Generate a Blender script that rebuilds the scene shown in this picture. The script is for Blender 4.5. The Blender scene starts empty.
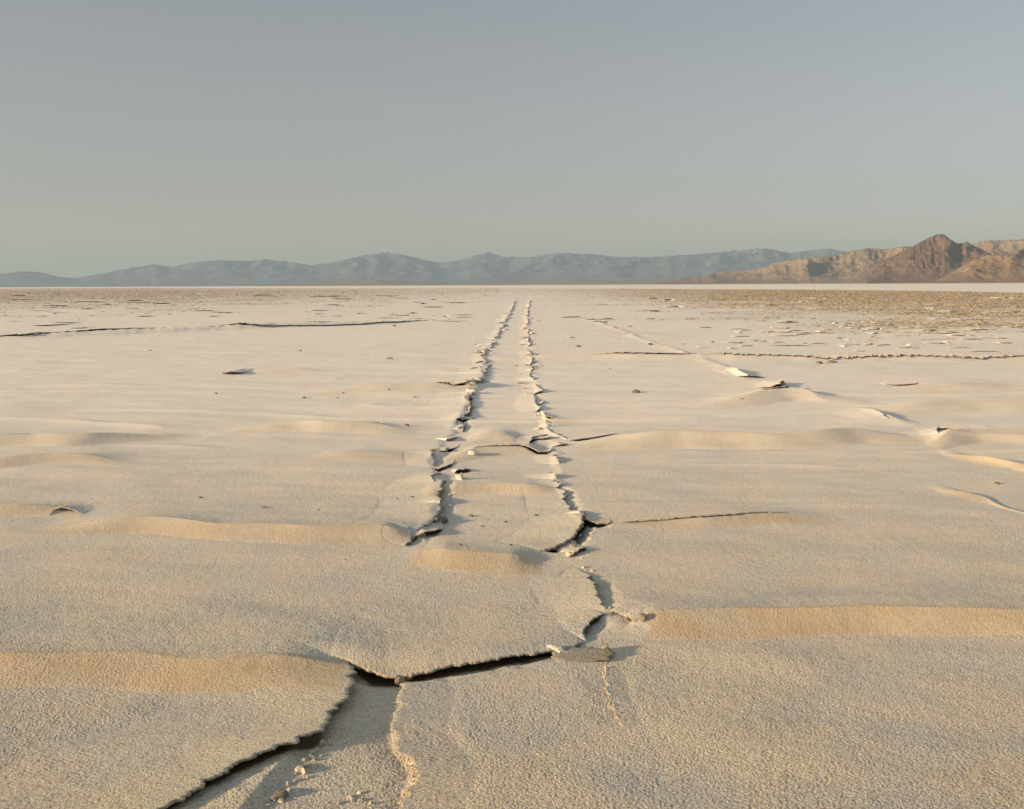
import bpy, math, random
import numpy as np
from mathutils import Matrix, Vector

S = bpy.context.scene
C = S.collection
rad = math.radians

# ------------------------------------------------------------------ camera
FPX = 1024.0                       # focal length in pixels at 1024 wide (36 mm lens on 36 mm)
CAM_H = 1.70
PITCH, ROLL = 6.66, -0.25
cam_d = bpy.data.cameras.new('camera')
cam_d.lens = 36.0; cam_d.sensor_width = 36.0; cam_d.sensor_fit = 'HORIZONTAL'
cam_d.clip_start = 0.05; cam_d.clip_end = 200000.0
cam = bpy.data.objects.new('camera', cam_d); C.objects.link(cam)
ROT = Matrix.Rotation(rad(90 - PITCH), 4, 'X') @ Matrix.Rotation(rad(ROLL), 4, 'Z')
cam.matrix_world = Matrix.Translation((0, 0, CAM_H)) @ ROT
S.camera = cam

# ------------------------------------------------------------------ light
SUN_AZ, SUN_EL = 110.0, 10.5        # azimuth counter-clockwise from straight ahead (+Y)
SUN_STRENGTH = 3.4
SKY_STRENGTH = 0.10
EXPOSURE = 1.29
HAZY = 0.6; HZ = (1.06, 1.0, .96)
sv = Vector((-math.sin(rad(SUN_AZ)) * math.cos(rad(SUN_EL)),
             math.cos(rad(SUN_AZ)) * math.cos(rad(SUN_EL)), math.sin(rad(SUN_EL))))
sun_d = bpy.data.lights.new('sun', 'SUN')
sun_d.energy = SUN_STRENGTH; sun_d.angle = rad(3.5); sun_d.color = (1.0, 0.71, 0.39)
sun = bpy.data.objects.new('sun', sun_d); C.objects.link(sun)
sun.rotation_euler = sv.to_track_quat('Z', 'Y').to_euler()
sun.location = (0, 0, 50)

W = bpy.data.worlds.new('World'); S.world = W; W.use_nodes = True
nt = W.node_tree; nt.nodes.clear()
sky = nt.nodes.new('ShaderNodeTexSky'); sky.sky_type = 'NISHITA'; sky.sun_disc = False
sky.sun_elevation = rad(SUN_EL)
sky.sun_rotation = rad(-SUN_AZ)
sky.altitude = 1200; sky.air_density = 1.0; sky.dust_density = 2.0; sky.ozone_density = 1.5
hs = nt.nodes.new('ShaderNodeHueSaturation'); hs.inputs['Saturation'].default_value = 0.42
hs.inputs['Value'].default_value = 1.0
# thick desert haze in the sky: grey, warmer towards the horizon, with an added bright zenith
tc = nt.nodes.new('ShaderNodeTexCoord'); sep = nt.nodes.new('ShaderNodeSeparateXYZ')
cr = nt.nodes.new('ShaderNodeValToRGB')
cr.color_ramp.elements[0].position = 0.0; cr.color_ramp.elements[0].color = (HZ[0] * .78, HZ[1] * .44, HZ[2] * .05, 1)
cr.color_ramp.elements[1].position = 0.40; cr.color_ramp.elements[1].color = (HZ[0] * .40, HZ[1] * .64, HZ[2] * .86, 1)
zenith_fill = cr.color_ramp.elements.new(0.85); zenith_fill.color = (HZ[0] * 1.7, HZ[1] * 1.8, HZ[2] * 1.8, 1)  # brighter zenith above the frame, added to raise the fill light
mixs = nt.nodes.new('ShaderNodeMix'); mixs.data_type = 'RGBA'; mixs.inputs[0].default_value = HAZY
bg = nt.nodes.new('ShaderNodeBackground'); bg.inputs['Strength'].default_value = SKY_STRENGTH
wo = nt.nodes.new('ShaderNodeOutputWorld')
nt.links.new(tc.outputs['Generated'], sep.inputs[0]); nt.links.new(sep.outputs['Z'], cr.inputs[0])
nt.links.new(sky.outputs[0], hs.inputs['Color']); nt.links.new(hs.outputs[0], mixs.inputs[6]); nt.links.new(cr.outputs[0], mixs.inputs[7])
nt.links.new(mixs.outputs[2], bg.inputs['Color']); nt.links.new(bg.outputs[0], wo.inputs['Surface'])

S.view_settings.view_transform = 'Standard'; S.view_settings.look = 'None'
S.view_settings.exposure = EXPOSURE; S.view_settings.gamma = 1.0
S.view_settings.use_curve_mapping = False
S.cycles.use_denoising = True
S.cycles.max_bounces = 6; S.cycles.diffuse_bounces = 4; S.cycles.volume_bounces = 1
S.cycles.sample_clamp_indirect = 6.0

# ------------------------------------------------------------------ helpers
R3 = np.array(ROT.to_3x3())
def ray(px, py):
    return R3 @ np.array([(px - 512) / FPX, -(py - 404.5) / FPX, -1.0])
def ground_at(px, py, z=0.0):
    d = ray(px, py); t = (z - CAM_H) / d[2]
    return np.array([d[0] * t, d[1] * t])
def ang(px, py):                    # azimuth (x/y) and elevation slope (z/y-distance) of a far point
    d = ray(px, py); return d[0] / d[1], d[2] / math.hypot(d[0], d[1])

def _hash(ix, iy, seed):
    h = (ix.astype(np.int64) * 374761393 + iy.astype(np.int64) * 668265263 + seed * 1442695041) & 0xFFFFFFFF
    h = ((h ^ (h >> 13)) * 1274126177) & 0xFFFFFFFF
    h = ((h ^ (h >> 16)) * 2246822519) & 0xFFFFFFFF
    return h ^ (h >> 15)
def noise(x, y, seed=0):            # gradient noise, about -1..1
    x = np.asarray(x, float); y = np.asarray(y, float)
    x, y = np.broadcast_arrays(x, y)
    ix = np.floor(x); iy = np.floor(y); fx = x - ix; fy = y - iy
    u = fx * fx * fx * (fx * (fx * 6 - 15) + 10); v = fy * fy * fy * (fy * (fy * 6 - 15) + 10)
    def g(ox, oy):
        a = _hash(ix + ox, iy + oy, seed) * (2 * math.pi / 4294967296.0)
        return np.cos(a) * (fx - ox) + np.sin(a) * (fy - oy)
    n0 = g(0, 0) * (1 - u) + g(1, 0) * u; n1 = g(0, 1) * (1 - u) + g(1, 1) * u
    return 1.5 * (n0 * (1 - v) + n1 * v)
def fbm(x, y, seed=0, oct=4, gain=0.5):
    s = 0; a = 1.0
    for k in range(oct):
        s = s + a * noise(x * 2 ** k, y * 2 ** k, seed + 17 * k); a *= gain
    return s
def sstep(a, b, x):
    t = np.clip((x - a) / (b - a), 0, 1); return t * t * (3 - 2 * t)

def link(name, me, parent=None):
    o = bpy.data.objects.new(name, me); C.objects.link(o)
    if parent: o.parent = parent
    return o
def tag(o, label, cat, group=None):
    o['label'] = label; o['category'] = cat
    if group: o['group'] = group
    return o
def structure(o): o['kind'] = 'structure'; return o

def grid_mesh(name, X, Y, Z, mat, smooth=True, mask=None):
    nr, nc = X.shape
    me = bpy.data.meshes.new(name)
    co = np.stack([X, Y, Z], -1).reshape(-1, 3).astype(np.float32)
    i = np.arange(nr * nc).reshape(nr, nc)
    q = np.stack([i[:-1, :-1], i[:-1, 1:], i[1:, 1:], i[1:, :-1]], -1).reshape(-1, 4)
    me.vertices.add(len(co)); me.vertices.foreach_set('co', co.ravel())
    me.loops.add(q.size); me.loops.foreach_set('vertex_index', q.ravel().astype(np.int32))
    me.polygons.add(len(q)); me.polygons.foreach_set('loop_start', np.arange(0, q.size, 4, dtype=np.int32))
    me.polygons.foreach_set('loop_total', np.full(len(q), 4, dtype=np.int32))
    me.polygons.foreach_set('use_smooth', np.full(len(q), smooth))
    me.update(calc_edges=True); me.validate()
    for m in (mat if isinstance(mat, (list, tuple)) else [mat]): me.materials.append(m)
    return me
def set_attr(me, name, vals):
    a = me.attributes.new(name, 'FLOAT', 'POINT'); a.data.foreach_set('value', vals.ravel().astype(np.float32))

# ------------------------------------------------------------------ materials
def new_mat(name):
    m = bpy.data.materials.new(name); m.use_nodes = True
    n = m.node_tree; b = n.nodes['Principled BSDF']
    b.inputs['Roughness'].default_value = 0.9; b.inputs['Specular IOR Level'].default_value = 0.15
    return m, n, b
def pos_noise(n, scale, detail=3, rough=0.55):
    t = n.nodes.new('ShaderNodeTexNoise'); t.inputs['Scale'].default_value = scale
    t.inputs['Detail'].default_value = detail; t.inputs['Roughness'].default_value = rough
    g = n.nodes.new('ShaderNodeNewGeometry'); n.links.new(g.outputs['Position'], t.inputs['Vector'])
    return t.outputs['Fac']
def mapr(n, src, a, b, c, d):
    r = n.nodes.new('ShaderNodeMapRange'); n.links.new(src, r.inputs[0])
    for k, v in zip((1, 2, 3, 4), (a, b, c, d)): r.inputs[k].default_value = v
    return r.outputs[0]
def mixc(n, f, a, b):
    m = n.nodes.new('ShaderNodeMix'); m.data_type = 'RGBA'
    if hasattr(f, 'is_linked') or hasattr(f, 'links'): n.links.new(f, m.inputs[0])
    else: m.inputs[0].default_value = f
    for s, v in ((6, a), (7, b)):
        if isinstance(v, tuple): m.inputs[s].default_value = (*v, 1)
        else: n.links.new(v, m.inputs[s])
    return m.outputs[2]
def math_n(n, op, a, b):
    m = n.nodes.new('ShaderNodeMath'); m.operation = op
    for k, v in enumerate((a, b)):
        if isinstance(v, (int, float)): m.inputs[k].default_value = v
        else: n.links.new(v, m.inputs[k])
    return m.outputs[0]

SALT = (0.69, 0.635, 0.515); SALT_TAN = (0.58, 0.475, 0.325); SALT_GREY = (0.57, 0.565, 0.52); SALT_CLEAN = (0.885, 0.845, 0.765); MUD = (0.37, 0.265, 0.165)
def salt_material(name, with_mud=False, dark=1.0, tan=0.0):
    m, n, b = new_mat(name)
    blot = pos_noise(n, 0.9, 4)
    spk = pos_noise(n, 110, 1, 0.6)
    c = mixc(n, mapr(n, blot, 0.4, 0.75, tan, min(1, tan + 0.45)), tuple(v * dark for v in SALT), tuple(v * dark for v in SALT_TAN))
    gp = pos_noise(n, 1.7, 3, .5)
    c = mixc(n, mapr(n, gp, 0.45, 0.62, 0, .95), c, tuple(v * dark for v in SALT_GREY))
    c = mixc(n, mapr(n, spk, 0.49, 0.66, 0, 0.85), c, tuple(v * dark for v in (0.34, 0.26, 0.16)))
    # the coarse tan salt of the foreground gives way to smooth clean salt some ten metres on
    g0 = n.nodes.new('ShaderNodeNewGeometry'); sp = n.nodes.new('ShaderNodeSeparateXYZ'); n.links.new(g0.outputs['Position'], sp.inputs[0])
    far = mapr(n, math_n(n, 'ADD', sp.outputs['Y'], math_n(n, 'MULTIPLY', blot, 5.0)), 5.0, 16.0, 0, .92)
    if dark > .9: c = mixc(n, far, c, SALT_CLEAN)
    du = n.nodes.new('ShaderNodeAttribute'); du.attribute_name = 'front_tan'
    if dark > .9: c = mixc(n, math_n(n, 'MULTIPLY', du.outputs['Fac'], mapr(n, spk, .35, .6, .95, .7)), c, (0.62, 0.46, 0.28))  # tan tint on the front slopes of the cross ridges
    if with_mud:
        wm = n.nodes.new('ShaderNodeAttribute'); wm.attribute_name = 'gap_shade'
        c = mixc(n, wm.outputs['Fac'], c, (0.17, 0.11, 0.06))  # dark mud colour that also paints the shade under lifted sheets
        a = n.nodes.new('ShaderNodeAttribute'); a.attribute_name = 'mud'
        c = mixc(n, a.outputs['Fac'], c, MUD)
    n.links.new(c, b.inputs['Base Color'])
    g1 = pos_noise(n, 120, 2, 0.6); g2 = pos_noise(n, 300, 2, 0.6)
    s = math_n(n, 'ADD', g1, math_n(n, 'MULTIPLY', g2, 0.75))
    bp = n.nodes.new('ShaderNodeBump'); bp.inputs['Strength'].default_value = 0.9
    bp.inputs['Distance'].default_value = 0.008
    n.links.new(s, bp.inputs['Height']); n.links.new(bp.outputs[0], b.inputs['Normal'])
    return m
M_GROUND = salt_material('salt_ground', True)
M_SALT = salt_material('salt_crust')
M_EDGE = salt_material('crust_edge', dark=0.75, tan=0.5)
M_FAREDGE = salt_material('far_edge_gap_shade', dark=0.32, tan=0.8)  # far lips: edge darkened to stand in for the shaded gap below
M_SLAB = salt_material('brown_slab', dark=0.62, tan=0.8)
M_CLOD = salt_material('brown_clod', dark=0.45, tan=0.8)
M_FIELD = salt_material('mud_plates', dark=0.68, tan=0.6)
def plain(name, col, sc=20, var=0.35):
    m, n, b = new_mat(name)
    n.links.new(mixc(n, mapr(n, pos_noise(n, sc, 4), 0.35, 0.7, 0, 1), col, tuple(v * (1 - var) for v in col)), b.inputs['Base Color'])
    return m
M_UNDER = plain('mud_underside_shade', (0.17, 0.11, 0.06))  # brown mud, kept dark to paint the shade inside the gaps

# ------------------------------------------------------------------ shape of the salt flat
LAT, LON, DX = [], [], []
def lateral(pts, h, wf, wb, tail=(0, 0), t0=None, t1=None, front_tan=None, dx=None):
    """a low pressure ridge across the view: crest through pixels, height, front and back width (m)"""
    P = np.array([ground_at(x, y, h) for x, y in pts])
    n_ = 90; w_ = np.linspace(P[0, 0], P[-1, 0], n_); c_ = np.interp(w_, P[:, 0], P[:, 1])
    k_ = np.ones(11) / 11
    for _ in range(2): c_ = np.convolve(np.concatenate([2 * c_[0] - c_[5:0:-1], c_, 2 * c_[-1] - c_[-2:-7:-1]]), k_, 'valid')
    P = np.stack([w_, c_], 1)
    t = .10 * P[:, 1].mean(); ym = P[:, 1].mean()
    if front_tan is None: front_tan = float(np.interp(ym, [4, 6, 8, 12, 40], [.95, .8, .55, .4, .25]))
    DX.append((front_tan, -1e9 if dx is None else ground_at(dx, pts[0][1], h)[0]))
    LAT.append((P[:, 0], P[:, 1], h, wf, wb, t if t0 is None else t0, t if t1 is None else t1, tail))
def along(pts, h, wl, wr, t0=1.0, t1=1.0):
    P = np.array([ground_at(x, y, h) for x, y in pts]); P = P[np.argsort(P[:, 1])]
    LON.append((P[:, 1], P[:, 0], h, wl, wr, t0, t1))

# foreground
lateral([(-260,650),(-100,651),(0,655),(100,653),(200,656),(300,660),(352,660),(362,661)], .040, .27, 1.3, t1=.40, tail=(0, 1.2))
lateral([(585,618),(645,614),(680,611),(720,609),(800,612),(870,609),(950,610),(1024,612),(1250,608)], .052, .25, .9, t0=.4, t1=.5, tail=(.3, 0), dx=645)
lateral([(-150,505),(0,505),(45,504),(70,506),(92,514)], .05, .2, .5)
lateral([(30,520),(60,518),(100,519),(200,520),(240,525),(300,528),(350,528),(400,527),(412,531)], .05, .27, .8, t1=.25, tail=(0, .3))
lateral([(400,548),(430,548),(470,553),(520,557),(556,556)], .04, .3, .9, t0=.3, t1=.3)
lateral([(420,488),(460,485),(500,484),(558,487)], .032, .25, .7, t0=.3, t1=.3)
lateral([(440,455),(480,447),(525,445),(552,448)], .035, .4, .8, t0=.35, t1=.3)
lateral([(-200,436),(0,437),(40,434),(60,436),(90,435),(150,430),(205,428)], .06, .40, .8)
lateral([(-100,462),(0,460),(40,455),(90,455),(150,459)], .045, .3, .7)
lateral([(212,425),(250,421),(300,420),(370,421),(440,423)], .07, .4, .9)
lateral([(300,450),(360,448),(425,452)], .05, .4, .8)
lateral([(462,432),(490,430),(530,432)], .035, .7, 1.2, t0=.35, t1=.35)
lateral([(560,438),(620,434),(700,434),(780,436),(850,430),(900,430),(945,433)], .08, .45, .9)
lateral([(925,440),(955,433),(980,431),(1024,432),(1150,430)], .055, .45, .8, t0=.4, front_tan=.5)
lateral([(690,400),(740,395),(790,390),(840,395),(900,402)], .07, .7, 1.0)
lateral([(840,408),(900,404),(960,402),(1024,401),(1150,400)], .06, .6, 1.2)
lateral([(470,358),(500,356),(530,357),(580,357),(680,357),(800,358),(1024,357),(1200,357)], .06, .6, 1.5, front_tan=.3)
lateral([(880,385),(940,384),(1024,383)], .06, 1.0, 1.2)
lateral([(480,396),(520,398),(545,396)], .04, .6, 1.0)
lateral([(300,386),(380,384),(440,384),(482,382)], .06, .8, 1.0, t1=.1)
lateral([(215,372),(240,367),(300,366),(330,368)], .10, .7, .9)
lateral([(60,405),(85,403),(115,404)], .06, .5, .7)
lateral([(540,412),(560,414),(600,415)], .04, .5, .9, t0=.05)
lateral([(612,519),(700,518),(790,515),(850,517)], .03, .2, .5)
lateral([(-60,337),(0,336),(60,333),(150,330),(250,326),(330,323),(430,320)], .10, 1.2, 2.5, front_tan=.1)
lateral([(530,466),(560,468),(600,471)], .03, .3, .6)
lateral([(930,485),(975,492),(1000,500),(1024,512),(1080,530)], .042, .28, .5, t0=.3, t1=.3, front_tan=.7)
lateral([(925,445),(960,452),(990,457),(1024,464),(1100,480)], .045, .4, .5, t0=.4, t1=.4, front_tan=.7)
lateral([(400,341),(440,340),(492,340)], .05, 1.2, 1.5)
lateral([(550,330),(620,331),(700,333)], .05, 1.6, 2)
# the second rut far to the right and the edges of the old wheel track
along([(590,318),(625,331),(665,345),(700,358),(745,374),(785,388)], .05, .4, .2)
along([(785,388),(840,401),(880,412),(905,420),(940,431)], .05, .5, .2)
def rut(pts):
    P = np.array([ground_at(x, y) for x, y in pts]); P = P[np.argsort(P[:, 1])]; return P[:, 1], P[:, 0]
LEFT = rut([(519,293),(511,311),(505,322),(497,335),(487,350),(484,365),(480,378),(468,396),(464,414),(450,432),(434,455),(436,480),(440,500),(430,524),(418,545),(405,570)])
RIGHT = rut([(531,296),(528,310),(527,325),(530,345),(531,365),(534,380),(537,396),(540,412),(548,425),(552,448),(556,487),(566,502),(583,520),(584,545),(588,575),(598,595),(606,613)])
# the hollow between the two torn sheets in the near foreground
CH_L = rut([(351,664),(352,685),(340,703),(322,730),(300,765),(268,800),(240,840)])
CH_R = rut([(404,676),(400,700),(393,728),(398,745),(415,765),(408,790),(400,840)])

TAN = [None]
def H(x, y, grain=True, channel=True):
    d = np.maximum(np.hypot(x, y), 0.5)
    wx = x + 0.06 * noise(x * 2.1, y * 2.1, 91); wy = y + 0.05 * noise(x * 1.7, y * 1.7, 92)
    near = 1 - sstep(25, 70, d)
    z = 0.0145 * fbm(x / 1.9, y / 1.0, 1, 3) * (0.5 + 0.5 * near) + 0.003 * fbm(x / 0.55, y / 0.34, 5, 2) * near
    z = z + 0.05 * noise(x / 14, y / 9, 8) * sstep(5, 14, d)
    # many faint cross ridges, sheets of crust pushed together
    r = noise(x / 5.5, y / 1.3, 40); z = z + 0.024 * np.maximum(0, 1 - np.abs(r) * 5) ** 2 * sstep(0.0, .5, noise(x / 3, y / 3, 41) + .1) * sstep(6.5, 11, d) * (1 - sstep(60, 120, d))
    tan_ = np.zeros_like(z)
    for (cx, cy, h, wf, wb, t0, t1, tl), (dst, dx0) in zip(LAT, DX):
        m = (wx > cx[0] - .01 - tl[0]) & (wx < cx[-1] + .01 + tl[1]) & (y > cy.min() - wf * 1.6) & (y < cy.max() + wb * 1.6)
        if not m.any(): continue
        xx = wx[m]; yy = wy[m]
        c = np.interp(xx, cx, cy) + 0.05 * noise(xx * 1.6, 0 * xx, 60) + .004 * noise(xx * 9, 0 * xx, 62)
        dd = yy - c
        a = sstep(cx[0], cx[0] + t0, xx) * (1 - sstep(cx[-1] - t1, cx[-1], xx))
        if tl[0] or tl[1]:
            ab = sstep(cx[0] - tl[0], cx[0] + t0, xx) * (1 - sstep(cx[-1] - t1, cx[-1] + tl[1], xx)); a = np.maximum(a, ab * sstep(-.04, .24, dd))
        a = a * (1 + 0.12 * noise(xx * 0.9, yy * 0 + cy[0], 61))
        wfl = wf * (1 + .2 * noise(xx * 1.3, yy * 0 + cy[0], 66))
        p = np.where(dd < 0, np.clip(1 + dd / wfl, 0, 1) ** 1.05, np.clip(1 - dd / wb, 0, 1) ** 1.8)
        tan_[m] = np.maximum(tan_[m], np.clip(a * 4, 0, 1) * dst * np.clip(.85 + .5 * noise(xx / .4, yy / .2, 67), .3, 1) * sstep(dx0 - .02, dx0 + .03, xx + .02 * noise(yy / .05, xx / .3, 68)) * sstep(-1.12, -.8, dd / wfl + .06 * noise(xx / .12, yy / .2, 69)) * (1 - sstep(-.02, .03 + .06 * wb, dd)))
        z[m] += (1.25 if cy[0] < 8 else 1.55) * h * a * p
    for cy, cx, h, wl, wr, t0, t1 in LON:
        m = (y > cy[0]) & (y < cy[-1])
        if not m.any(): continue
        yy = y[m]; c = np.interp(yy, cy, cx) + 0.04 * noise(yy * 1.7, 0 * yy, 64); dd = wx[m] - c
        a = sstep(cy[0], cy[0] + t0, yy) * (1 - sstep(cy[-1] - t1, cy[-1], yy))
        a = a * np.clip(0.45 + 1.1 * noise(yy * 0.8, 0 * yy, 65), 0, 1.2)
        p = np.where(dd < 0, np.clip(1 + dd / wl, 0, 1) ** 1.6, np.clip(1 - dd / wr, 0, 1))
        z[m] += h * a * p
    # floor of the old wheel track, a little below its torn edges
    xl = np.interp(y, *LEFT); xr = np.interp(y, *RIGHT)
    yy0, yy1 = LEFT[0][0], LEFT[0][-1]
    inside = sstep(-.05, .05, wx - xl) * (1 - sstep(-.06, .06, wx - xr)) * sstep(yy0 + .1, yy0 + .8, y) * (1 - sstep(yy1 * .6, yy1, y))
    z = z - 0.012 * inside
    # edges of the track curl up
    for (cy, cx, hh, ww) in ((*LEFT, .020, .40), (*RIGHT, .016, .4)):
        c = np.interp(y, cy, cx) + 0.05 * noise(y * 2.3, y * 0 + hh, 70) + .02 * noise(y * 8, y * 0 + hh, 71); dd = wx - c
        a = sstep(cy[0], cy[0] + .4, y) * (1 - sstep(cy[-1] * .5, cy[-1], y)) * np.clip(1.7 * noise(y * 1.3, y * 0 + 3 * hh, 72) - .1, 0.0, 1.3) * (1 - .6 * sstep(12, 30, y))
        p = np.where(dd < 0, np.clip(1 + dd / ww, 0, 1) ** 1.8, np.clip(1 - dd / .10, 0, 1))
        z = z + hh * a * p
    xl = np.interp(y, *CH_L); xr = np.interp(y, *CH_R)
    inside = sstep(-.09, -.03, x - xl) * (1 - sstep(-.03, .04, x - xr)) * (1 - sstep(CH_L[0][-1] - .02, CH_L[0][-1] + .05, y))
    if channel: z = z - 0.024 * inside
    TAN[0] = tan_
    if grain:
        k = 1 - sstep(6, 16, d)
        z = z + 0.0014 * noise(x / 0.011, y / 0.012, 21) * k + 0.0006 * noise(x / 0.0075, y / 0.0075, 22) * (1 - sstep(4, 8, d))
        z = z + 0.0010 * noise(x / 0.05, y / 0.05, 23) * (1 - sstep(10, 25, d))
    # the broken field far out
    rf = rough(x, y)
    z = z + rf * (0.05 * np.abs(noise(x / .9, y / .9, 31)) + .06 * np.abs(noise(x / 3.1, y / 2.3, 32)))
    return z

NR_X = np.array([-400, 0, 200, 400, 480, 520, 560, 640, 760, 900, 1024, 1400])
NR_Y = np.array([316, 313, 311, 306, 300, 298, 302, 310, 320, 333, 343, 352])
FR_X = np.array([-400, 0, 300, 500, 540, 700, 1024, 1400])
FR_Y = np.array([288.6, 288.4, 288.2, 287.8, 288.4, 289.2, 292.8, 296])
def rough(x, y):
    u = x / np.maximum(y, .1)
    pu = 512 + u * 1024 * math.cos(rad(PITCH))
    a = np.array([ground_at(px, py)[1] for px, py in zip(NR_X, NR_Y)]); b = np.array([ground_at(px, py)[1] for px, py in zip(FR_X, FR_Y)])
    lo = np.interp(pu, NR_X, a); hi = np.interp(pu, FR_X, b)
    nn = noise(x / 7, y / 9, 33) + .5 * noise(x / 2.5, y / 3, 34)
    side = .22 + .78 * sstep(500, 800, pu)
    side = np.where(pu < 500, .34 + .3 * (1 - sstep(150, 480, pu)), side)
    e = np.log(np.maximum(y, .1) / lo)
    return sstep(-.35, 1.15, e + .45 * nn) * (1 - sstep(.92, 1.02, y / hi)) * side

# ------------------------------------------------------------------ lifted crust plates
rng = np.random.default_rng(7)
def resample(P, ds):
    seg = np.hypot(*(P[1:, :2] - P[:-1, :2]).T); s = np.concatenate([[0], np.cumsum(seg)])
    n = max(8, int(s[-1] / ds)); t = np.linspace(0, s[-1], n + 1)
    return t, np.stack([np.interp(t, s, P[:, k]) for k in range(P.shape[1])], 1)

CUTS = []
def plate(label, pts, h, L, back, t=.010, jag=.016, curl=1.6, fac=None, cut=None, name='salt_crust_plate', group=None):
    """a sheet of crust lifted along a torn edge: pts = pixels of the lip, h = lift at each point (m)"""
    if np.isscalar(h): h = [h * .15] + [h] * (len(pts) - 2) + [h * .15]
    d0 = float(np.hypot(*ground_at(*pts[len(pts) // 2])))
    cutf = .75 if d0 < 18 else 0
    fac = (.26 if d0 < 18 else .36) if fac is None else fac
    if cut is not None: cutf = cut
    P = np.array([[*ground_at(x, y_, fac * hh + .01), hh] for (x, y_), hh in zip(pts, h)])
    dist = float(np.mean(np.hypot(P[:, 0], P[:, 1])))
    back = np.array(back, float); back /= np.hypot(*back); L = L * 1.25
    if cutf: CUTS.append((back, P.copy(), L * .8, cutf))
    P[:, 2] *= fac
    ds = max(.0045, .7 * dist / FPX)
    s, Q = resample(P, ds)
    sd = int(rng.integers(1000))
    jg = jag * (noise(s / .13, 0 * s, sd) * 1.2 + .8 * noise(s / .045, 0 * s, sd + 1) + .42 * noise(s / .018, 0 * s, sd + 2) + .16 * noise(s / .009, 0 * s, sd + 9)) * (1 + dist / 14)
    E = Q[:, :2]; jl = max(.15, 4 * float(np.abs(jg).max()))
    hs_ = Q[:, 2] * (1 + .20 * noise(s / .30, 0 * s, sd + 3)); hf = Q[:, 2] * (.06 * noise(s / .06, 0 * s, sd + 4) + .02 * noise(s / .025, 0 * s, sd + 8))
    Ls = L * (1 + .25 * noise(s / .4, 0 * s, sd + 5))
    f = np.concatenate([np.linspace(0, .12, 8), np.linspace(.12, 1, max(24, int(min(L * 170, L * 900 / dist))))[1:]])
    D = f[:, None] * Ls[None, :]
    DJ = D - jg[None, :] * np.clip(1 - D / jl, 0, 1) ** 2      # torn lip: only the rim is ragged, the sheet behind it is whole
    X = E[None, :, 0] + back[0] * DJ; Y = E[None, :, 1] + back[1] * DJ
    G = H(X.ravel(), Y.ravel(), True, False).reshape(X.shape); tn = TAN[0].reshape(X.shape)
    Gref = H(X.ravel(), Y.ravel(), False, False).reshape(X.shape)
    F = f[:, None]
    lift = hs_[None, :] * (1 - F) ** curl + hf[None, :] * np.clip(1 - F * Ls[None] / .07, 0, 1) ** 2
    top = G + lift + .002 - .009 * F
    top[-1] -= .03
    en = np.minimum(s, s[-1] - s) / max(.06, .06 * s[-1]); top -= (.016 * np.clip(1 - en, 0, 1) ** 2)[None]
    tt = t * (1 + .25 * noise(s / .05, 0 * s, sd + 6))
    th = tt[None, :] * (1 + F * 1.0)
    bot = np.minimum(top - th, Gref + lift - th + .004)
    bot[-1] = top[-1] - .004
    # lip rows: rounded, a little ragged
    lipx = -back[0] * .35 * tt; lipy = -back[1] * .35 * tt
    X1 = (X[0] + lipx)[None]; Y1 = (Y[0] + lipy)[None]; Z1 = (top[0] - .3 * tt)[None]
    X2 = (X[0] + .7 * lipx)[None]; Y2 = (Y[0] + .7 * lipy)[None]; Z2 = (top[0] - .75 * tt)[None]
    XX = np.concatenate([X[::-1], X1, X2, X]); YY = np.concatenate([Y[::-1], Y1, Y2, Y]); ZZ = np.concatenate([top[::-1], Z1, Z2, bot])
    me = grid_mesh(name, XX, YY, ZZ, [M_SALT, M_EDGE if d0 < 18 else M_FAREDGE, M_UNDER])
    set_attr(me, 'front_tan', np.concatenate([tn[::-1], tn[:1], tn[:1], tn]))
    nr, nc = XX.shape; k = len(f)
    mi = np.zeros((nr - 1, nc - 1), np.int32); mi[k - 1:k + 2] = 1; mi[k + 2:] = 2
    me.polygons.foreach_set('material_index', mi.ravel()); me.polygons.foreach_set('use_smooth', (mi != 1).ravel()); me.update()
    o = link(name, me)
    # winding: make the top face up
    if me.polygons[(nc - 1) * (k // 2) + nc // 2].normal.z < 0: me.flip_normals()
    return tag(o, label, 'crust plate', group)

plate('large salt crust sheet in the left foreground with torn overhanging right edge',
      [(347,657),(353,664),(354,675),(350,686),(343,697),(330,712),(322,729),(300,738),(270,747),(235,760),(205,776),(178,793),(150,813),(110,840)],
      [.05,.055,.05,.045,.05,.055,.07,.09,.095,.09,.085,.075,.06,.03], .95, (-1, .12), t=.010, cut=.2, jag=.022)
plate('long salt crust sheet across the centre foreground with dark gap under its front lip',
      [(322,656),(346,659),(357,663),(370,668),(387,673),(405,673),(430,667),(480,659),(530,652),(570,647),(590,639)],
      [.002,.008,.032,.040,.03,.03,.05,.055,.05,.035,.005], .9, (-.12, 1), jag=.012, fac=.22, cut=.75)
plate('low ragged crust edge beside the hollow right of the large left foreground sheet',
      [(407,676),(403,690),(399,705),(392,727),(397,742),(408,754),(418,768),(410,785),(398,800),(392,830)], .014, .3, (1, .1), jag=.024, t=.012)
plate('thin broken crust lip running toward the camera below the small loose slab',
      [(606,662),(605,678),(608,692),(612,706),(619,718),(624,730)], .008, .14, (1, .1), jag=.014, t=.008)
plate('tall curled crust flap right of centre with large dark opening beneath',
      [(536,551),(546,549),(556,545),(566,538),(575,532),(580,524),(583,515),(585,509)],
      [.005,.025,.045,.07,.095,.10,.09,.03], .55, (-.75, .66), jag=.012, t=.018)
plate('small dark lipped flake at the head of the thin crack right of the tall flap',
      [(584,518),(590,521),(598,523),(608,523),(614,521)], [.01,.035,.035,.02,.005], .28, (.05, 1), jag=.006)
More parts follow.
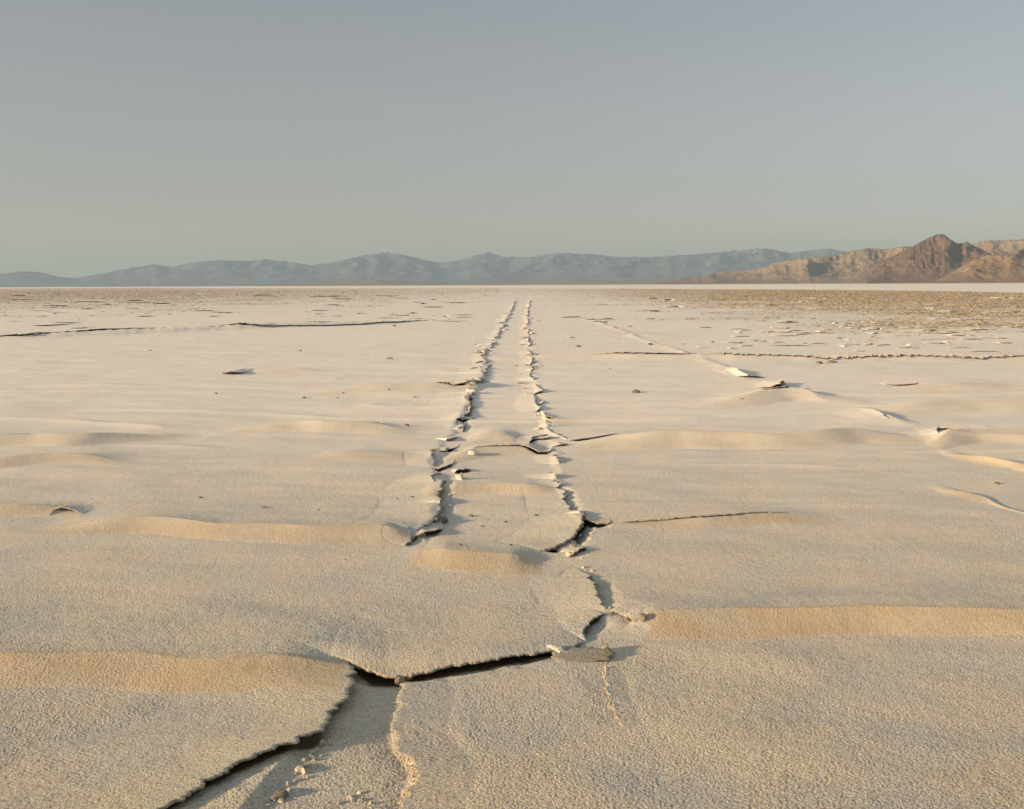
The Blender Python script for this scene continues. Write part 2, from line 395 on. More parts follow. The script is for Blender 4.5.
plate('short torn crust edge on the right rim of the track above the tall flap',
      [(549,485),(557,487),(563,490),(565,499),(571,509),(577,518),(581,525)], [.01,.03,.05,.05,.05,.05,.02], .4, (-1, .25))
plate('narrow raised crust edge between the tall flap and the right foreground ridge',
      [(586,573),(591,577),(595,586),(598,594),(601,604),(606,613)], [.05,.065,.05,.04,.03,.01], .42, (-1, .15))
plate('little tented crust chip with dark slit just below the tall flap',
      [(571,585),(577,581),(583,577),(590,574),(592,572)], [.005,.03,.05,.05,.01], .3, (-.35, 1), jag=.006)
plate('notched crust corner above the small loose slab',
      [(586,641),(583,634),(583,627),(590,621),(599,617),(607,613)], [.01,.035,.045,.04,.03,.01], .4, (-.6, .8), jag=.012)
plate('beaded crust lip leading to the left end of the orange foreground ridge',
      [(606,612),(614,613),(622,616),(631,622),(639,627)], [.005,.018,.02,.025,.01], .25, (.45, .9), jag=.010)
plate('high torn crust wall on the left rim of the track with shadow across the floor',
      [(445,480),(441,486),(438,494),(440,503),(438,512),(433,519),(424,526),(414,532)],
      [.01,.05,.065,.065,.065,.06,.05,.02], .6, (-1, .18), jag=.016)
plate('dark edged crust corner at the right end of the left middle ridge',
      [(392,527),(400,526),(408,528),(412,533),(409,540),(405,546)], [.01,.03,.045,.05,.03,.005], .3, (-.8, .6), jag=.012)
plate('dark lipped crust sheet at the top of the pocket on the left track rim',
      [(428,450),(434,447),(443,446),(452,445),(460,443)], [.01,.04,.045,.035,.005], .4, (.05, 1), jag=.010)
plate('short upright crust edge on the left side of the pocket on the track rim',
      [(431,448),(432,454),(434,460),(434,466)], [.01,.05,.05,.01], .35, (-1, .1), jag=.014)
plate('dark slit flake inside the pocket on the left rim of the track',
      [(432,466),(439,466),(447,463),(456,459)], [.02,.05,.045,.005], .3, (-.1, 1), jag=.008)
plate('ragged crust edge below the pocket on the left rim of the track',
      [(440,470),(436,473),(431,477),(434,482),(431,488)], [.01,.04,.04,.04,.01], .3, (-1, .2), jag=.02)
plate('thin crust lip across the track floor level with the left pocket',
      [(470,449),(480,447),(500,446),(520,445),(530,447),(540,450),(550,449),(554,446)], [.005,.02,.022,.025,.05,.055,.04,.005], .5, (0, 1), jag=.008)
plate('bright tilted crust flake on the right rim of the track above the floor lip',
      [(530,446),(529,440),(533,434),(541,433),(549,431)], [.01,.04,.05,.06,.01], .35, (-.5, .86), jag=.012)
plate('dark pointed crust lip at the right rim of the track',
      [(536,409),(541,413),(548,415),(557,416)], [.02,.075,.05,.005], .45, (-.15, 1), jag=.012)
plate('white crumbled crust edge slanting from the right rim to a lateral crack',
      [(545,425),(552,430),(560,434),(568,438)], [.03,.05,.04,.015], .35, (-.6, .8), jag=.02)
plate('thin brown crack lip starting at the right rim of the track',
      [(566,439),(580,438),(600,436),(622,434)], .03, .4, (0, 1), jag=.006)
plate('swollen crust edge throwing a broad shadow on the left part of the track floor',
      [(472,388),(469,394),(467,402),(465,410),(461,415)], [.03,.09,.11,.09,.02], .7, (-1, .2), jag=.03)
plate('rust brown crust chip below the swollen edge on the left rim',
      [(456,416),(462,417),(470,416),(476,414)], [.01,.045,.04,.005], .35, (0, 1), jag=.01)
plate('small vertical crust break below the rust brown chip',
      [(462,418),(463,422),(463,428)], [.03,.05,.02], .3, (-1, .2), jag=.008)
plate('dark lateral crust lip ending at the left rim of the track',
      [(425,386),(440,386),(455,387),(464,386),(474,385),(481,382)], [.005,.025,.03,.06,.06,.01], .6, (0, 1), jag=.02)
plate('white rimmed crust edge above the dark lateral lip on the left rim',
      [(489,364),(486,370),(483,376),(481,382)], [.02,.08,.08,.02], .6, (-1, .2), jag=.04)
plate('thin sheet lip across the mid distance right of the track',
      [(619,359),(632,358),(650,358),(668,359)], .07, .9, (0, 1), jag=.02)
plate('isolated flat crust plate right of the second rut',
      [(884,385),(896,386),(910,386),(919,385)], .06, .7, (0, 1), jag=.015)
plate('upper curled flake on the second rut at the right',
      [(732,370),(740,373),(748,376),(764,378)], [.03,.08,.09,.01], .5, (-.2, 1), jag=.02, fac=.7)
plate('bright upright flake on the second rut at the right',
      [(766,388),(772,387),(779,384),(783,380),(786,384)], [.02,.07,.11,.12,.02], .5, (-.6, .8), jag=.02, fac=.6)
plate('low brown lipped plate at the foot of the bright upright flake',
      [(755,392),(765,393),(775,393),(787,393),(800,390),(812,388)], [.01,.05,.05,.05,.02,.01], .45, (0, 1), jag=.02, fac=.4, cut=.2)
plate('cracked crest of the second rut right of the upright flake',
      [(866,410),(874,413),(882,416),(888,420)], [.01,.04,.04,.01], .35, (-.4, .9), jag=.02)
plate('tented crust lump with shaded hollow front near the right edge of the view',
      [(938,438),(936,432),(939,427),(948,430),(958,432),(968,433)], [.02,.06,.07,.04,.02,.005], .45, (-.3, 1), jag=.012, fac=.4, cut=.2)
plate('cracked crest beyond the tented lump at the right edge',
      [(985,424),(992,427),(998,431)], [.02,.05,.01], .4, (-.4, .9), jag=.02)
plate('dark cracked plate on the small left ridge behind the left middle ridge',
      [(8,456),(24,457),(40,457),(52,456),(64,456)], [.005,.02,.03,.02,.005], .35, (0, 1), jag=.02, cut=.2)
plate('little arched crust bump on the left above the middle ridge',
      [(48,515),(53,511),(62,509),(74,510),(84,514)], [.005,.02,.03,.02,.005], .35, (.1, 1), jag=.008, fac=.5, cut=.25)
plate('short dark broken lip on the crest of the left middle ridge near the left edge', [(-4,434),(10,435),(24,436),(36,435)], [.005,.04,.045,.005], .35, (0, 1), jag=.03, cut=.4)
plate('ragged brown lip on the crest of the left middle ridge beside its shaded part', [(78,437),(92,436),(108,433),(124,432)], [.005,.03,.035,.005], .35, (0, 1), jag=.025, cut=.4)
plate('low broken crust lip on the bright ridge left of the track', [(330,421),(350,421),(372,422),(390,423)], [.005,.02,.025,.005], .35, (0, 1), jag=.02, cut=.4)
for lab, pts, hh, bk in (
    ('small upturned flake on the track floor just right of the left pocket', [(452,470),(458,467),(466,466),(472,467)], .05, (-.3, 1)),
    ('narrow dark lipped flake on the left rim above the pocket', [(444,437),(450,435),(457,432)], .06, (-.7, .7)),
    ('ragged flake standing on the left rim beside the torn wall', [(436,492),(440,497),(441,503)], .07, (-1, .2)),
    ('thin flake curling off the right rim above the torn edge', [(548,470),(554,473),(558,479)], .05, (-1, .3)),
    ('broken flake at the foot of the tall flap beside its dark opening', [(566,556),(574,551),(584,547),(590,549)], .035, (-.2, 1)),
    ('pale flake folded over the right rim near the hairline crack', [(572,508),(578,511),(583,515)], .05, (-.8, .6)),
    ('dark cross break joining the left rim and the track floor', [(416,533),(426,530),(436,527),(444,524)], .05, (-.1, 1)),
    ('short flake leaning over the right rim by the floor lip', [(552,452),(557,456),(560,462)], .05, (-1, .3))):
    plate(lab, pts, hh, .28, bk, jag=.016, fac=.6, cut=.22)
plate('hairline crack lip running right from the tall flap',
      [(612,522),(640,521),(670,521),(700,520),(740,518),(795,515)], .014, .25, (0, 1), jag=.006)
plate('dark tipped crust mound standing alone left of the track in the mid distance',
      [(222,372),(232,371),(238,369),(244,368)], [.02,.10,.11,.01], .7, (.2, 1), jag=.02, fac=.7)
# the long row of lifted edges across the left mid distance
for lab, pts, hh in (
    ('leftmost dark lip in the long row of lifted crust across the left', [(22,336),(36,336),(50,335)], .12),
    ('low grey arch of crust in the long row across the left', [(50,335),(62,333),(78,333),(84,335)], .08),
    ('short dark lip in the long row of lifted crust across the left', [(84,334),(92,333),(101,332)], .13),
    ('wide sagging lip in the long row of lifted crust across the left', [(108,331),(122,332),(140,331),(150,330)], .12),
    ('wavy lip in the long row of lifted crust across the left', [(150,331),(165,329),(180,329),(197,328)], .08),
    ('middle straight lip in the long row of lifted crust across the left', [(234,328),(252,327),(275,326),(290,326)], .11),
    ('faint lip in the long row of lifted crust across the left', [(292,326),(310,325),(332,325)], .09),
    ('right hand lip in the long row of lifted crust across the left', [(340,325),(365,324),(385,323),(402,323)], .08)):
    plate(lab, pts, hh, 1.6, (0, 1), t=.03, jag=.05, fac=.35, group='lifted crust lips in the long row across the left')
plate('dark plate lying behind the long row at the far left', [(33,325),(42,325),(58,324),(76,323)], .12, 1.6, (0, 1), t=.03, jag=.04)
plate('small grey plate just right of the far left dark plate', [(70,328),(80,328),(91,327)], .09, 1.5, (0, 1), t=.03, jag=.04)
# short broken edges along both ruts
for (ry, rx), side in ((LEFT, 'left'), (RIGHT, 'right')):
    yy = 7.0
    while yy < 75:
        if rng.uniform() < .62:
            x0 = np.interp(yy, ry, rx) + rng.normal(0, .05); Ls_ = rng.uniform(.10, .40) * (1 + yy / 40); an = rng.normal(-1.5, .42)
            p0 = np.array([x0, yy]); dv = np.array([math.cos(an), math.sin(an)]) * Ls_
            nrm = np.array([dv[1], -dv[0]]) / Ls_            # to the left of the edge, looking at the camera
            pp = [p0 + dv * q + nrm * rng.normal(0, .04) for q in (0, .35, .7, 1)]
            px_ = []
            for q in pp:
                w_ = R3.T @ np.array([q[0], q[1], -CAM_H]); px_.append((512 + FPX * w_[0] / -w_[2], 404.5 - FPX * w_[1] / -w_[2]))
            plate('short jagged broken crust edge standing along the %s rut of the old wheel track' % side, px_, rng.uniform(.012, .042) * (1 + yy / 110), rng.uniform(.10, .22), nrm, t=.014, jag=.022,
                  fac=.6, cut=.4 if yy < 18 else 0, group='short broken crust edges along the %s rut' % side)
        yy += rng.uniform(.25, .8) * (1 + yy / 14)
for (ry, rx), side, y0 in ((LEFT, 'left', 12.5), (RIGHT, 'right', 13.5)):
    yy = y0
    while yy < 110:
        ln = rng.uniform(1.6, 4.0) * (1 + yy / 30); ys_ = np.linspace(yy + ln, yy, 9); px_ = []
        for q in ys_:
            w_ = R3.T @ np.array([np.interp(q, ry, rx) + rng.normal(0, .05), q, -CAM_H]); px_.append((512 + FPX * w_[0] / -w_[2], 404.5 - FPX * w_[1] / -w_[2]))
        hh = rng.uniform(.006, .040, 9) * (1 + yy / 110); hh[0] = hh[-1] = .004
        plate('long low torn crust lip along the %s rut of the old wheel track' % side, px_, list(hh), .35, (-1, .05), t=.012, jag=.014, fac=.8, cut=.3 if yy < 18 else 0,
              group='long torn crust lips along the %s rut' % side)
        yy += ln * rng.uniform(.95, 1.2)
plate('long thin dark crack line crossing the far left plain towards the track', [(-20,337),(20,336),(60,334),(100,332),(150,330),(200,328),(250,327),(300,326),(350,324),(400,322),(432,320)],
      [.06,.12,.09,.14,.12,.07,.12,.09,.12,.09,.02], 1.0, (0, 1), t=.022, jag=.05, fac=.5)
plate('long thin brown crack line running from the track to the right edge', [(545,356),(580,357),(620,358),(660,358),(700,358),(740,359),(780,359),(830,360),(880,359),(930,359),(980,359),(1035,358)],
      [.01,.03,.05,.06,.03,.04,.04,.05,.06,.04,.06,.04], .8, (0, 1), t=.018, jag=.05, fac=.5)

# small lifted lips strewn over the far middle distance
for k in range(150):
    side = k % 3
    if side == 0: x0, y0 = rng.uniform(560, 1010), rng.uniform(298, 348)
    elif side == 1: x0, y0 = rng.uniform(0, 470), rng.uniform(294, 322)
    else: x0, y0 = rng.uniform(700, 1020), rng.uniform(318, 352)
    wpx = rng.uniform(3, 26) * (1.0 if rng.uniform() < .8 else 1.8); bow = rng.uniform(-1, 1)
    dd_ = ground_at(x0, y0)[1]
    plate('small lifted crust lip far out, dark under its edge, among many like it',
          [(x0, y0), (x0 + wpx * .3, y0 - .5 + bow * .5), (x0 + wpx * .7, y0 - .5 + bow), (x0 + wpx, y0)], rng.uniform(.45, 1.1) * dd_ / FPX / .42, dd_ * .03, (0, 1), t=.0006 * dd_, jag=.02,
          group='small lifted crust lips far out')

# ------------------------------------------------------------------ ground sheet
rows = [-6, -3, -1, 0.5, 1.6, 2.2]
v = math.log(2.6)
y = 2.6
while y < 55:
    rows.append(y); y += max(0.0042, 0.42 * y * y / (CAM_H * FPX))
while y < 900:
    rows.append(y); y += 0.5 * y * y / (CAM_H * FPX) if y < 300 else y * .12
rows += [1000, 1500, 2500, 4500, 9000, 18000, 36000]
rows = np.array(rows)
us = np.concatenate([[-9, -5, -3, -2, -1.5, -1.2], np.linspace(-1.0, -.58, 120, endpoint=False), np.linspace(-.58, .58, 1500), np.linspace(.58, 1.0, 120)[1:], [1.2, 1.5, 2, 3, 5, 9]])
US, YS = np.meshgrid(us, rows)
XS = US * np.maximum(YS, 2.6)
ZS = H(XS, YS)
FRONT_TAN = TAN[0].copy()
ZS[YS > 700] = 0
GAP_SHADE = np.zeros_like(ZS)
for bk, P, L, cf in CUTS:           # hollows left under the lifted sheets, their shade put into the colour
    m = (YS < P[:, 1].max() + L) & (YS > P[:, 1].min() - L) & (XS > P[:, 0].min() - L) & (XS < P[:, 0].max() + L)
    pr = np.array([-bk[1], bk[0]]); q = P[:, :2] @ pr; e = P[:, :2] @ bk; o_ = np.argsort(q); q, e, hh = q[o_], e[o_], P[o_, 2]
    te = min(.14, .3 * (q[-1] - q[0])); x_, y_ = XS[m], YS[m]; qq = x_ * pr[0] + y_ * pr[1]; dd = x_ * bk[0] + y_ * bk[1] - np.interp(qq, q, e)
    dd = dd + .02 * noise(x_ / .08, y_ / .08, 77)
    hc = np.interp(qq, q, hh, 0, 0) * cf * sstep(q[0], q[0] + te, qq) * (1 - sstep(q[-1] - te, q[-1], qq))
    GAP_SHADE[m] = np.maximum(GAP_SHADE[m], sstep(.0, .03, dd) * (1 - sstep(.3 * L, .6 * L, dd)) * sstep(.006, .016, hc))
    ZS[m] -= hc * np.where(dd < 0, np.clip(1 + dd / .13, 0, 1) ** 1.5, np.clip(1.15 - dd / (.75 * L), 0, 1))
me = grid_mesh('salt_flat', XS, YS, ZS, M_GROUND)
mud = rough(XS, YS) * np.clip(.9 + .6 * noise(XS / .7, YS / 1.1, 35) + .25 * noise(XS / 4, YS / 6, 36), 0, 1)
set_attr(me, 'mud', mud); set_attr(me, 'front_tan', FRONT_TAN); set_attr(me, 'gap_shade', GAP_SHADE)
structure(link('salt_flat', me))

# ------------------------------------------------------------------ loose pieces
def chunk_mesh(name, outline, thick, seed, mats, dome=.25, flat=False, rag=.06):
    """an irregular flat piece: closed outline (x, y) raised to a thickness, top and underside uneven"""
    O = np.array(outline, float)
    n = 9 if flat else 40
    seg = np.hypot(*(np.roll(O, -1, 0) - O).T); s = np.concatenate([[0], np.cumsum(seg)]); t = np.linspace(0, s[-1], n + 1)[:-1]
    OO = np.concatenate([O, O[:1]])
    P = np.stack([np.interp(t, s, OO[:, 0]), np.interp(t, s, OO[:, 1])], 1)
    r = np.random.default_rng(seed); c = P.mean(0); size = np.abs(P - c).max()
    P = c + (P - c) * (1 + (.16 if flat else rag) * r.standard_normal((n, 1)))
    rings = [.0, .35, .7, .92, 1.0, 1.03, .98, .6, 0]
    zs = [1 + dome, 1 + dome * .8, 1 + dome * .4, .95, .75, .4, .08, 0, 0]
    V = []; 
    for q, zz in zip(rings, zs):
        X = c + (P - c) * q
        nz = .18 * noise(X[:, 0] / size * 2.2 + seed, X[:, 1] / size * 2.2, seed) + .1 * noise(X[:, 0] / size * 6, X[:, 1] / size * 6, seed + 1)
        V.append(np.stack([X[:, 0], X[:, 1], thick * (zz + nz * min(1, zz + .15))], 1))
    V = np.array(V); V = np.concatenate([V, V[:, :1]], 1)
    me = grid_mesh(name, V[..., 0], V[..., 1], V[..., 2], mats, not flat)
    return me
def place(name, label, cat, me, px, py, dz=-.004, tilt=(0, 0), rz=0, group=None, sc=1):
    x, y_ = ground_at(px, py)
    o = link(name, me); o.location = (x, y_, float(H(np.array([x]), np.array([y_]), False)[0]) + dz)
    o.rotation_euler = (tilt[0], tilt[1], rz); o.scale = (sc, sc, sc)
    return tag(o, label, cat, group)
def poly_from_px(pts, anchor):
    a = ground_at(*anchor); return [tuple(ground_at(x, y_) - a) for x, y_ in pts]

slab = chunk_mesh('loose_salt_slab', poly_from_px([(549,657),(556,650),(575,651),(598,652),(611,652),(614,657),(606,662),(580,663),(560,662)], (582,657)), .012, 5, [M_SLAB], dome=.1, rag=.10)
place('loose_salt_slab', 'loose brown salt slab lying at the right end of the centre foreground crack', 'salt slab', slab, 582, 657, .0, (rad(6), rad(-3)))
for lab, px, py, w, d, t, tl, rz, mt in (
    ('small upright salt curl standing on the loose brown slab', 604, 651, .05, .03, .03, (rad(35), rad(10)), .4, M_SALT),
    ('slim salt sliver on the left end of the loose brown slab', 559, 653, .07, .022, .022, (rad(10), rad(12)), -.5, M_SALT),
    ('jagged salt lump by the bottom edge left of the hollow', 279, 789, .04, .028, .022, (rad(10), rad(-12)), .3, M_CLOD),
    ('pale salt lump on the bright crumb line of the hollow', 301, 766, .03, .035, .018, (0, rad(10)), .9, M_SALT),
    ('tan crust bit at the joint of the two foreground cracks', 397, 675, .05, .03, .03, (rad(5), 0), .1, M_EDGE),
    ('dark shard leaning on the left track rim', 443, 520, .02, .07, .03, (rad(10), rad(40)), .1, M_CLOD),
    ('second dark shard leaning on the left track rim nearer its tip', 436, 521, .018, .05, .03, (rad(10), rad(35)), -.2, M_CLOD),
    ('bright split chunk standing on the track floor below the left pocket', 461, 480, .045, .06, .04, (rad(15), rad(-25)), .4, M_SALT),
    ('tan split chunk in front of the tall flap opening', 573, 549, .04, .035, .025, (rad(12), rad(10)), .2, M_EDGE),
    ('pale wedge in the shade of the tall flap opening', 568, 556, .02, .05, .02, (rad(5), rad(5)), .5, M_SALT),
    ('small crumb heap at the far end of the left pocket floor', 475, 455, .06, .05, .035, (0, rad(8)), .2, M_SALT),
    ('bright chip heap on the right rim of the track beside the tilted flake', 545, 426, .09, .07, .04, (rad(20), rad(-15)), .5, M_SALT),
    ('dark brown broken chip at the left end of the orange foreground ridge', 641, 627, .018, .03, .03, (rad(10), rad(20)), .2, M_CLOD),
    ('broken chip on the swollen left rim edge', 470, 392, .10, .09, .05, (rad(10), rad(-18)), .3, M_SALT)):
    r = np.random.default_rng(abs(hash(px * 1000 + py)) % 9999)
    a = np.sort(r.uniform(0, 2 * math.pi, 7)); rr = r.uniform(.7, 1.15, 7)
    me = chunk_mesh('salt_chunk', np.stack([w * rr * np.cos(a), d * rr * np.sin(a)], 1), t, px, [mt], flat=True)
    place('salt_chunk', lab, 'salt chunk', me, px, py, -.004, tl, rz)

# small brown clods lying on the crust
CL = [(200,498,.04),(264,508,.045),(216,393,.07),(304,396,.09),(337,396,.05),(343,392,.05),(389,391,.06),
      (471,514,.05),(505,520,.03),(482,524,.03),(536,514,.04),(460,549,.035),(510,548,.03),(412,497,.05),(397,498,.03),(520,498,.02),
      (406,425,.10),(636,392,.16),(997,485,.06),(838,460,.02),(415,396,.07),(650,345,.2),(578,347,.2),(715,395,.03),(742,402,.05),
      (318,510,.02),(830,500,.02),(345,560,.012),(610,370,.06),(390,360,.16),(150,350,.1),(300,350,.12),(820,365,.2),(832,364,.2)]
protos = []
for k in range(4):
    r = np.random.default_rng(100 + k); a = np.linspace(0, 2 * math.pi, 9)[:-1]; rr = r.uniform(.55, 1.15, 8)
    protos.append(chunk_mesh('salt_clod', np.stack([rr * np.cos(a), .7 * rr * np.sin(a)], 1), .45, 40 + k, [M_CLOD], dome=.35, flat=True))
for i, (px, py, w) in enumerate(CL):
    place('salt_clod', 'small dark brown clod lying loose on the pale salt crust', 'clod', protos[i % 4], px, py, -.1 * w, (0, 0), i * 1.7,
          'small dark clods scattered on the salt', w * .62)

# pale crumbs along the torn lines in the foreground
crumb = []
for k in range(4):
    r = np.random.default_rng(200 + k); a = np.linspace(0, 2 * math.pi, 9)[:-1]; rr = r.uniform(.6, 1.15, 8)
    crumb.append(chunk_mesh('salt_crumb', np.stack([rr * np.cos(a), .8 * rr * np.sin(a)], 1), .8, 60 + k, [M_SALT], dome=.4, flat=True))
def crumb_line(pts, n, size, spread, group, label):
    P = np.array([ground_at(*p) for p in pts]); t, Q = resample(P, .005)
    for i in range(n):
        q = Q[rng.integers(len(Q))] + rng.normal(0, spread, 2); w = size * rng.uniform(.35, 1.1)
        o = link('salt_crumb', crumb[rng.integers(4)])
        o.location = (q[0], q[1], float(H(q[:1], q[1:], False)[0]) - .25 * w); o.scale = (w, w, w); o.rotation_euler = (rng.uniform(-.4, .4), rng.uniform(-.4, .4), rng.uniform(0, 6))
        tag(o, label, 'crumb', group)
crumb_line([(326,737),(312,752),(300,768),(285,785),(268,800)], 46, .012, .018, 'crumbs along the left side of the hollow', 'pale salt crumb on the bright line along the left side of the foreground hollow')
crumb_line([(405,680),(400,705),(393,727),(398,745),(415,765),(405,790)], 50, .010, .010, 'crumbs along the right side of the hollow', 'pale salt crumb on the ragged right edge of the foreground hollow')
crumb_line([(606,664),(606,680),(610,700),(620,720)], 24, .009, .006, 'crumbs along the short crack below the loose slab', 'pale salt crumb on the short crack running below the loose brown slab')
crumb_line([(608,612),(620,616),(632,622)], 16, .012, .008, 'crumbs beside the orange ridge', 'pale salt crumb left of the broken end of the orange ridge')
crumb_line([(443,488),(440,505),(430,526),(412,540)], 30, .014, .04, 'crumbs along the left track rim', 'salt crumb fallen at the foot of the left track rim')
crumb_line([(560,490),(575,515),(585,535),(570,550),(590,580)], 26, .012, .035, 'crumbs along the right track rim', 'salt crumb fallen beside the tall flap on the right track rim')
crumb_line([(330,795),(350,790),(385,798)], 16, .012, .03, 'crumbs at the bottom edge', 'pale salt crumb at the bottom edge inside the hollow')

# flakes: clusters on the ruts and loose ones in the middle distance
flakes = []
for k in range(6):
    r = np.random.default_rng(300 + k); a = np.linspace(0, 2 * math.pi, 8)[:-1]; rr = r.uniform(.6, 1.2, 7)
    flakes.append(chunk_mesh('salt_flake', np.stack([rr * np.cos(a), .75 * rr * np.sin(a)], 1), .10, 80 + k, [M_EDGE if k % 3 else M_SALT], dome=.2))
def flake_at(px, py, w, label, group, tilt=.5):
    o = place('salt_flake', label, 'salt flake', flakes[rng.integers(6)], px, py, .12 * w, (rng.uniform(-.1, tilt), rng.uniform(-tilt, tilt)), rng.uniform(0, 6), group, w)
for (cx, cy, sx, sy, n, w, lab, grp) in (
    (485, 352, 7, 4, 14, .11, 'tilted salt flake in the cluster on the left rut', 'flakes clustered on the left rut'),
    (529, 370, 5, 9, 20, .09, 'tilted salt flake in the cluster on the right rut', 'flakes clustered on the right rut'),
    (485, 390, 3, 6, 0, .1, '', ''),
    (468, 392, 3, 5, 8, .09, 'small salt flake on the swollen left rim', 'flakes on the swollen left rim'),
    (420, 318, 22, 5, 26, .13, 'flat salt flake in the far row left of the track', 'flakes in the far row left of the track'),
    (855, 341, 70, 5, 30, .09, 'flat salt flake near the broken field at the right', 'flakes near the broken field at the right')):
    for i in range(n): flake_at(cx + rng.normal(0, sx), cy + rng.normal(0, sy), w * rng.uniform(.5, 1.2), lab, grp)

# the broken field of mud and salt plates far out: nobody could count it
def field(n):
    B = []
    a = rng.uniform(-.75, .75, n * 6); lg = np.exp(rng.uniform(math.log(26), math.log(420), n * 6)); X = a * lg
    keep = rng.uniform(0, 1, n * 6) < rough(X, lg) ** 1.5
    X = X[keep][:n]; Y = lg[keep][:n]; m = len(X)
    Z = H(X, Y)
    base = np.array([[math.cos(t), .7 * math.sin(t)] for t in np.linspace(0, 2 * math.pi, 7)[:-1]])
    w = rng.uniform(.04, .15, m) * (1 + Y / 200); rot = rng.uniform(0, 6.28, m)
    jit = rng.uniform(.6, 1.2, (m, 6)); th = .02 + .05 * w
    px_ = w[:, None] * jit * (base[:, 0] * np.cos(rot)[:, None] - base[:, 1] * np.sin(rot)[:, None])
    py_ = w[:, None] * jit * (base[:, 0] * np.sin(rot)[:, None] + base[:, 1] * np.cos(rot)[:, None])
    gx = rng.normal(0, .12, m); gy = rng.normal(0, .12, m)
    pz = px_ * gx[:, None] + py_ * gy[:, None] + Z[:, None] + (.25 * w)[:, None] * rng.uniform(.0, .45, (m, 1))
    V = np.concatenate([np.stack([X[:, None] + px_, Y[:, None] + py_, pz], -1), np.stack([X[:, None] + px_, Y[:, None] + py_, pz - th[:, None]], -1)], 1)
    faces = []
    for i in range(m):
        o = i * 12
        faces.append(tuple(range(o, o + 6))); faces.append(tuple(range(o + 11, o + 5, -1)))
        for k in range(6): faces.append((o + (k + 1) % 6, o + k, o + 6 + k, o + 6 + (k + 1) % 6))
    me = bpy.data.meshes.new('broken_crust_field'); me.from_pydata(V.reshape(-1, 3).tolist(), [], faces)
    me.materials.append(M_FIELD); me.update()
    o = link('broken_crust_field', me); o['kind'] = 'stuff'
field(45000)

# ------------------------------------------------------------------ hills and mountains
def hill_mat(name, cols, sc):
    m, n, b = new_mat(name)
    a = pos_noise(n, sc, 6, .6); 
    c = mixc(n, mapr(n, a, .35, .65, 0, 1), cols[0], cols[1])
    b2 = pos_noise(n, sc * 6, 5, .65)
    c = mixc(n, mapr(n, b2, .5, .72, 0, .8), c, cols[2])
    n.links.new(c, b.inputs['Base Color'])
    return m
def hills(name, sil, dist, depth, mat, seed, rough_=.35, nu=500, nv=90, base=None, foot=1.0):
    """a range built as terrain: its skyline at its own distance follows the given pixels"""
    A = np.array([ang(x, y_) for x, y_ in sil])
    u = np.linspace(A[0, 0], A[-1, 0], nu); el = np.interp(u, A[:, 0], A[:, 1])
    el = np.convolve(np.pad(el, 2, 'edge'), np.ones(5) / 5, 'valid')
    w = np.linspace(-1, 1, nv)
    U, Wv = np.meshgrid(u, w)
    wob = .25 * noise(U * dist / (depth * 1.3), 0 * U, seed + 9)
    r = dist + depth * Wv
    Y = r / np.sqrt(1 + U * U); X = U * Y
    sc = depth * .55
    rid = sum((.5 ** k) * (1 - 2.2 * np.abs(noise(X / sc * 2 ** k + .3 * noise(X / sc, Y / sc, 3), Y / sc * 2 ** k, seed + k))) for k in range(7))
    sh = np.clip(1 - np.abs(Wv - wob * (1 - np.abs(Wv))), 0, 1) ** 1.15
    hgt = sh * (1 + rough_ * rid * (1 - .4 * sh))
    hgt = np.maximum(hgt, sh * .1)
    k = (hgt / (r / dist)).max(0)
    k = np.convolve(np.pad(k, 3, 'edge'), np.ones(7) / 7, 'valid')
    Z = hgt / k[None] * (el * dist)[None]
    Z = np.where(np.abs(Wv) > .985, -25, Z) + np.where(np.abs(Wv) < .985, rough_ * 0, 0)
    me = grid_mesh(name, X, Y, Z, mat)
    return structure(link(name, me))
M_BLUE = hill_mat('far_range_rock', ((.12, .135, .165), (.06, .075, .105), (.25, .245, .24)), .0007)  # rock tinted bluish to carry part of the haze's blue
M_TAN = hill_mat('tan_hill_rock', ((.24, .185, .14), (.18, .14, .105), (.38, .31, .24)), .006)
M_RED = hill_mat('red_peak_rock', ((.15, .095, .072), (.10, .068, .056), (.24, .165, .125)), .005)
M_ORANGE = hill_mat('orange_hill_rock', ((.23, .165, .115), (.17, .12, .085), (.32, .24, .175)), .006)
M_FAN = hill_mat('foothill_gravel', ((.27, .21, .15), (.20, .15, .11), (.33, .26, .19)), .002)
hills('mountain_range', [(-330,276),(-200,268),(-120,272),(-50,270),(0,274),(20,271),(40,272),(60,277),(75,278),(100,274),(130,268),(155,264),(170,267),(190,263),(215,260),(250,261),(265,259),(290,262),(310,265),(330,263),(355,257),(385,252),(405,255),(430,261),(440,263),(460,260),(488,252),(505,257),(530,257),(560,253),(590,254),(620,257),(650,257),(680,255),(700,254),(730,251),(765,248),(790,253),(828,248),(850,253),(900,256),(960,258),(1050,258)],
      27000, 3500, M_BLUE, 11, .36, 1200, 120)
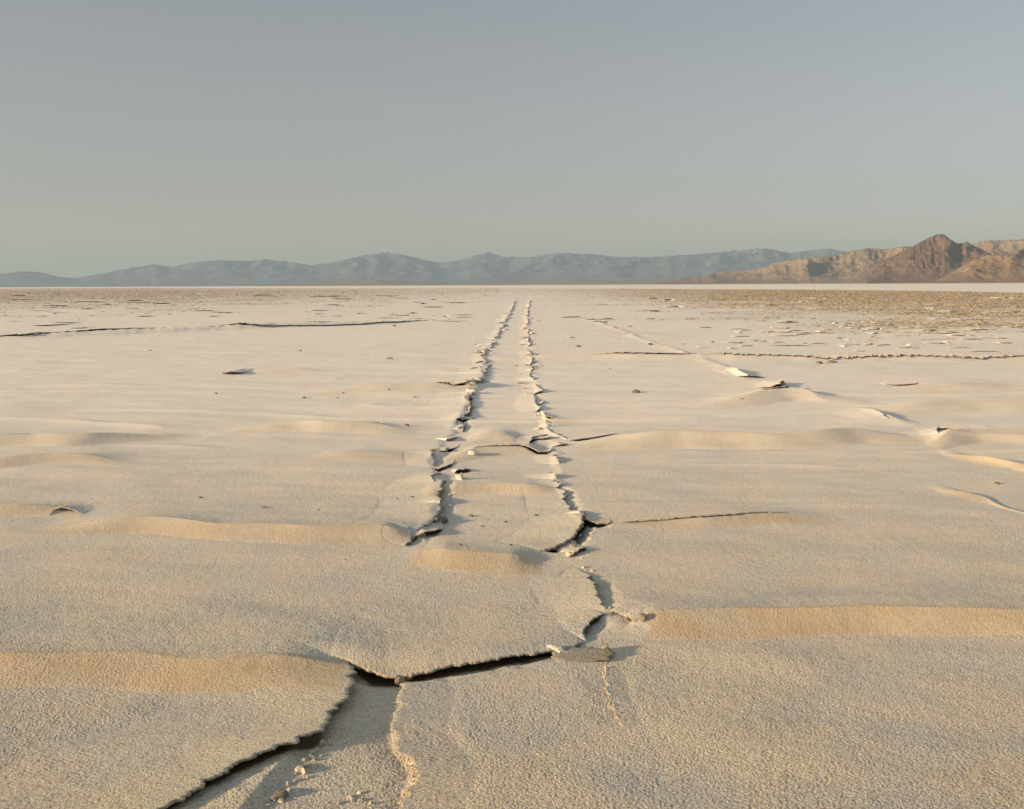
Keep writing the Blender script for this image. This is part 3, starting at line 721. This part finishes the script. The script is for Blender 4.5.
hills('foothills', [(250,285),(280,283),(310,282),(345,281),(380,280),(410,281),(450,282),(500,281),(560,280),(620,280),(680,279),(720,278),(760,279),(800,280)], 16000, 1500, M_FAN, 23, .4, 500, 60)
hills('tan_hills', [(655,283),(675,279),(695,276),(720,272),(745,270),(762,268),(775,262),(790,260),(805,258),(830,256),(850,251),(868,248),(885,249),(905,246),(930,247),(960,258),(1000,266),(1060,272)], 9500, 900, M_TAN, 31, .46, 800, 140)
hills('far_tan_hills', [(935,262),(960,248),(975,243),(990,240),(1015,240),(1040,237),(1090,232),(1200,230),(1330,240)], 10500, 800, M_TAN, 37, .3, 400, 80)
hills('red_peak', [(868,268),(890,257),(908,249),(922,241),(932,236),(938,234),(944,234),(950,239),(957,243),(963,243),(967,241),(972,245),(982,249),(995,256),(1010,265),(1030,272)], 8300, 600, M_RED, 43, .46, 500, 140)
hills('orange_hill', [(935,281),(948,274),(957,269),(966,264),(975,258),(985,255),(996,254),(1004,255),(1015,251),(1030,247),(1070,238),(1140,228),(1250,225),(1380,240)], 6300, 600, M_ORANGE, 53, .50, 600, 140)

# ------------------------------------------------------------------ haze
hz = bpy.data.meshes.new('haze')
a, b0, b1, zb, zt = 39000, -3000, 39000, -40, 1150
vs = [(x, y_, z) for z in (zb, zt) for x, y_ in ((-a, b0), (a, b0), (a, b1), (-a, b1))]
hz.from_pydata(vs, [], [(3, 2, 1, 0), (4, 5, 6, 7), (0, 1, 5, 4), (1, 2, 6, 5), (2, 3, 7, 6), (3, 0, 4, 7)])
mh = bpy.data.materials.new('haze_air'); mh.use_nodes = True; n = mh.node_tree; n.nodes.clear()
pv = n.nodes.new('ShaderNodeVolumePrincipled'); pv.inputs['Color'].default_value = (.375, .52, .66, 1)
pv.inputs['Density'].default_value = 3.4e-5; pv.inputs['Anisotropy'].default_value = 0.1
ov = n.nodes.new('ShaderNodeOutputMaterial'); n.links.new(pv.outputs[0], ov.inputs['Volume'])
hz.materials.append(mh)
ho = link('haze', hz); ho['kind'] = 'stuff'
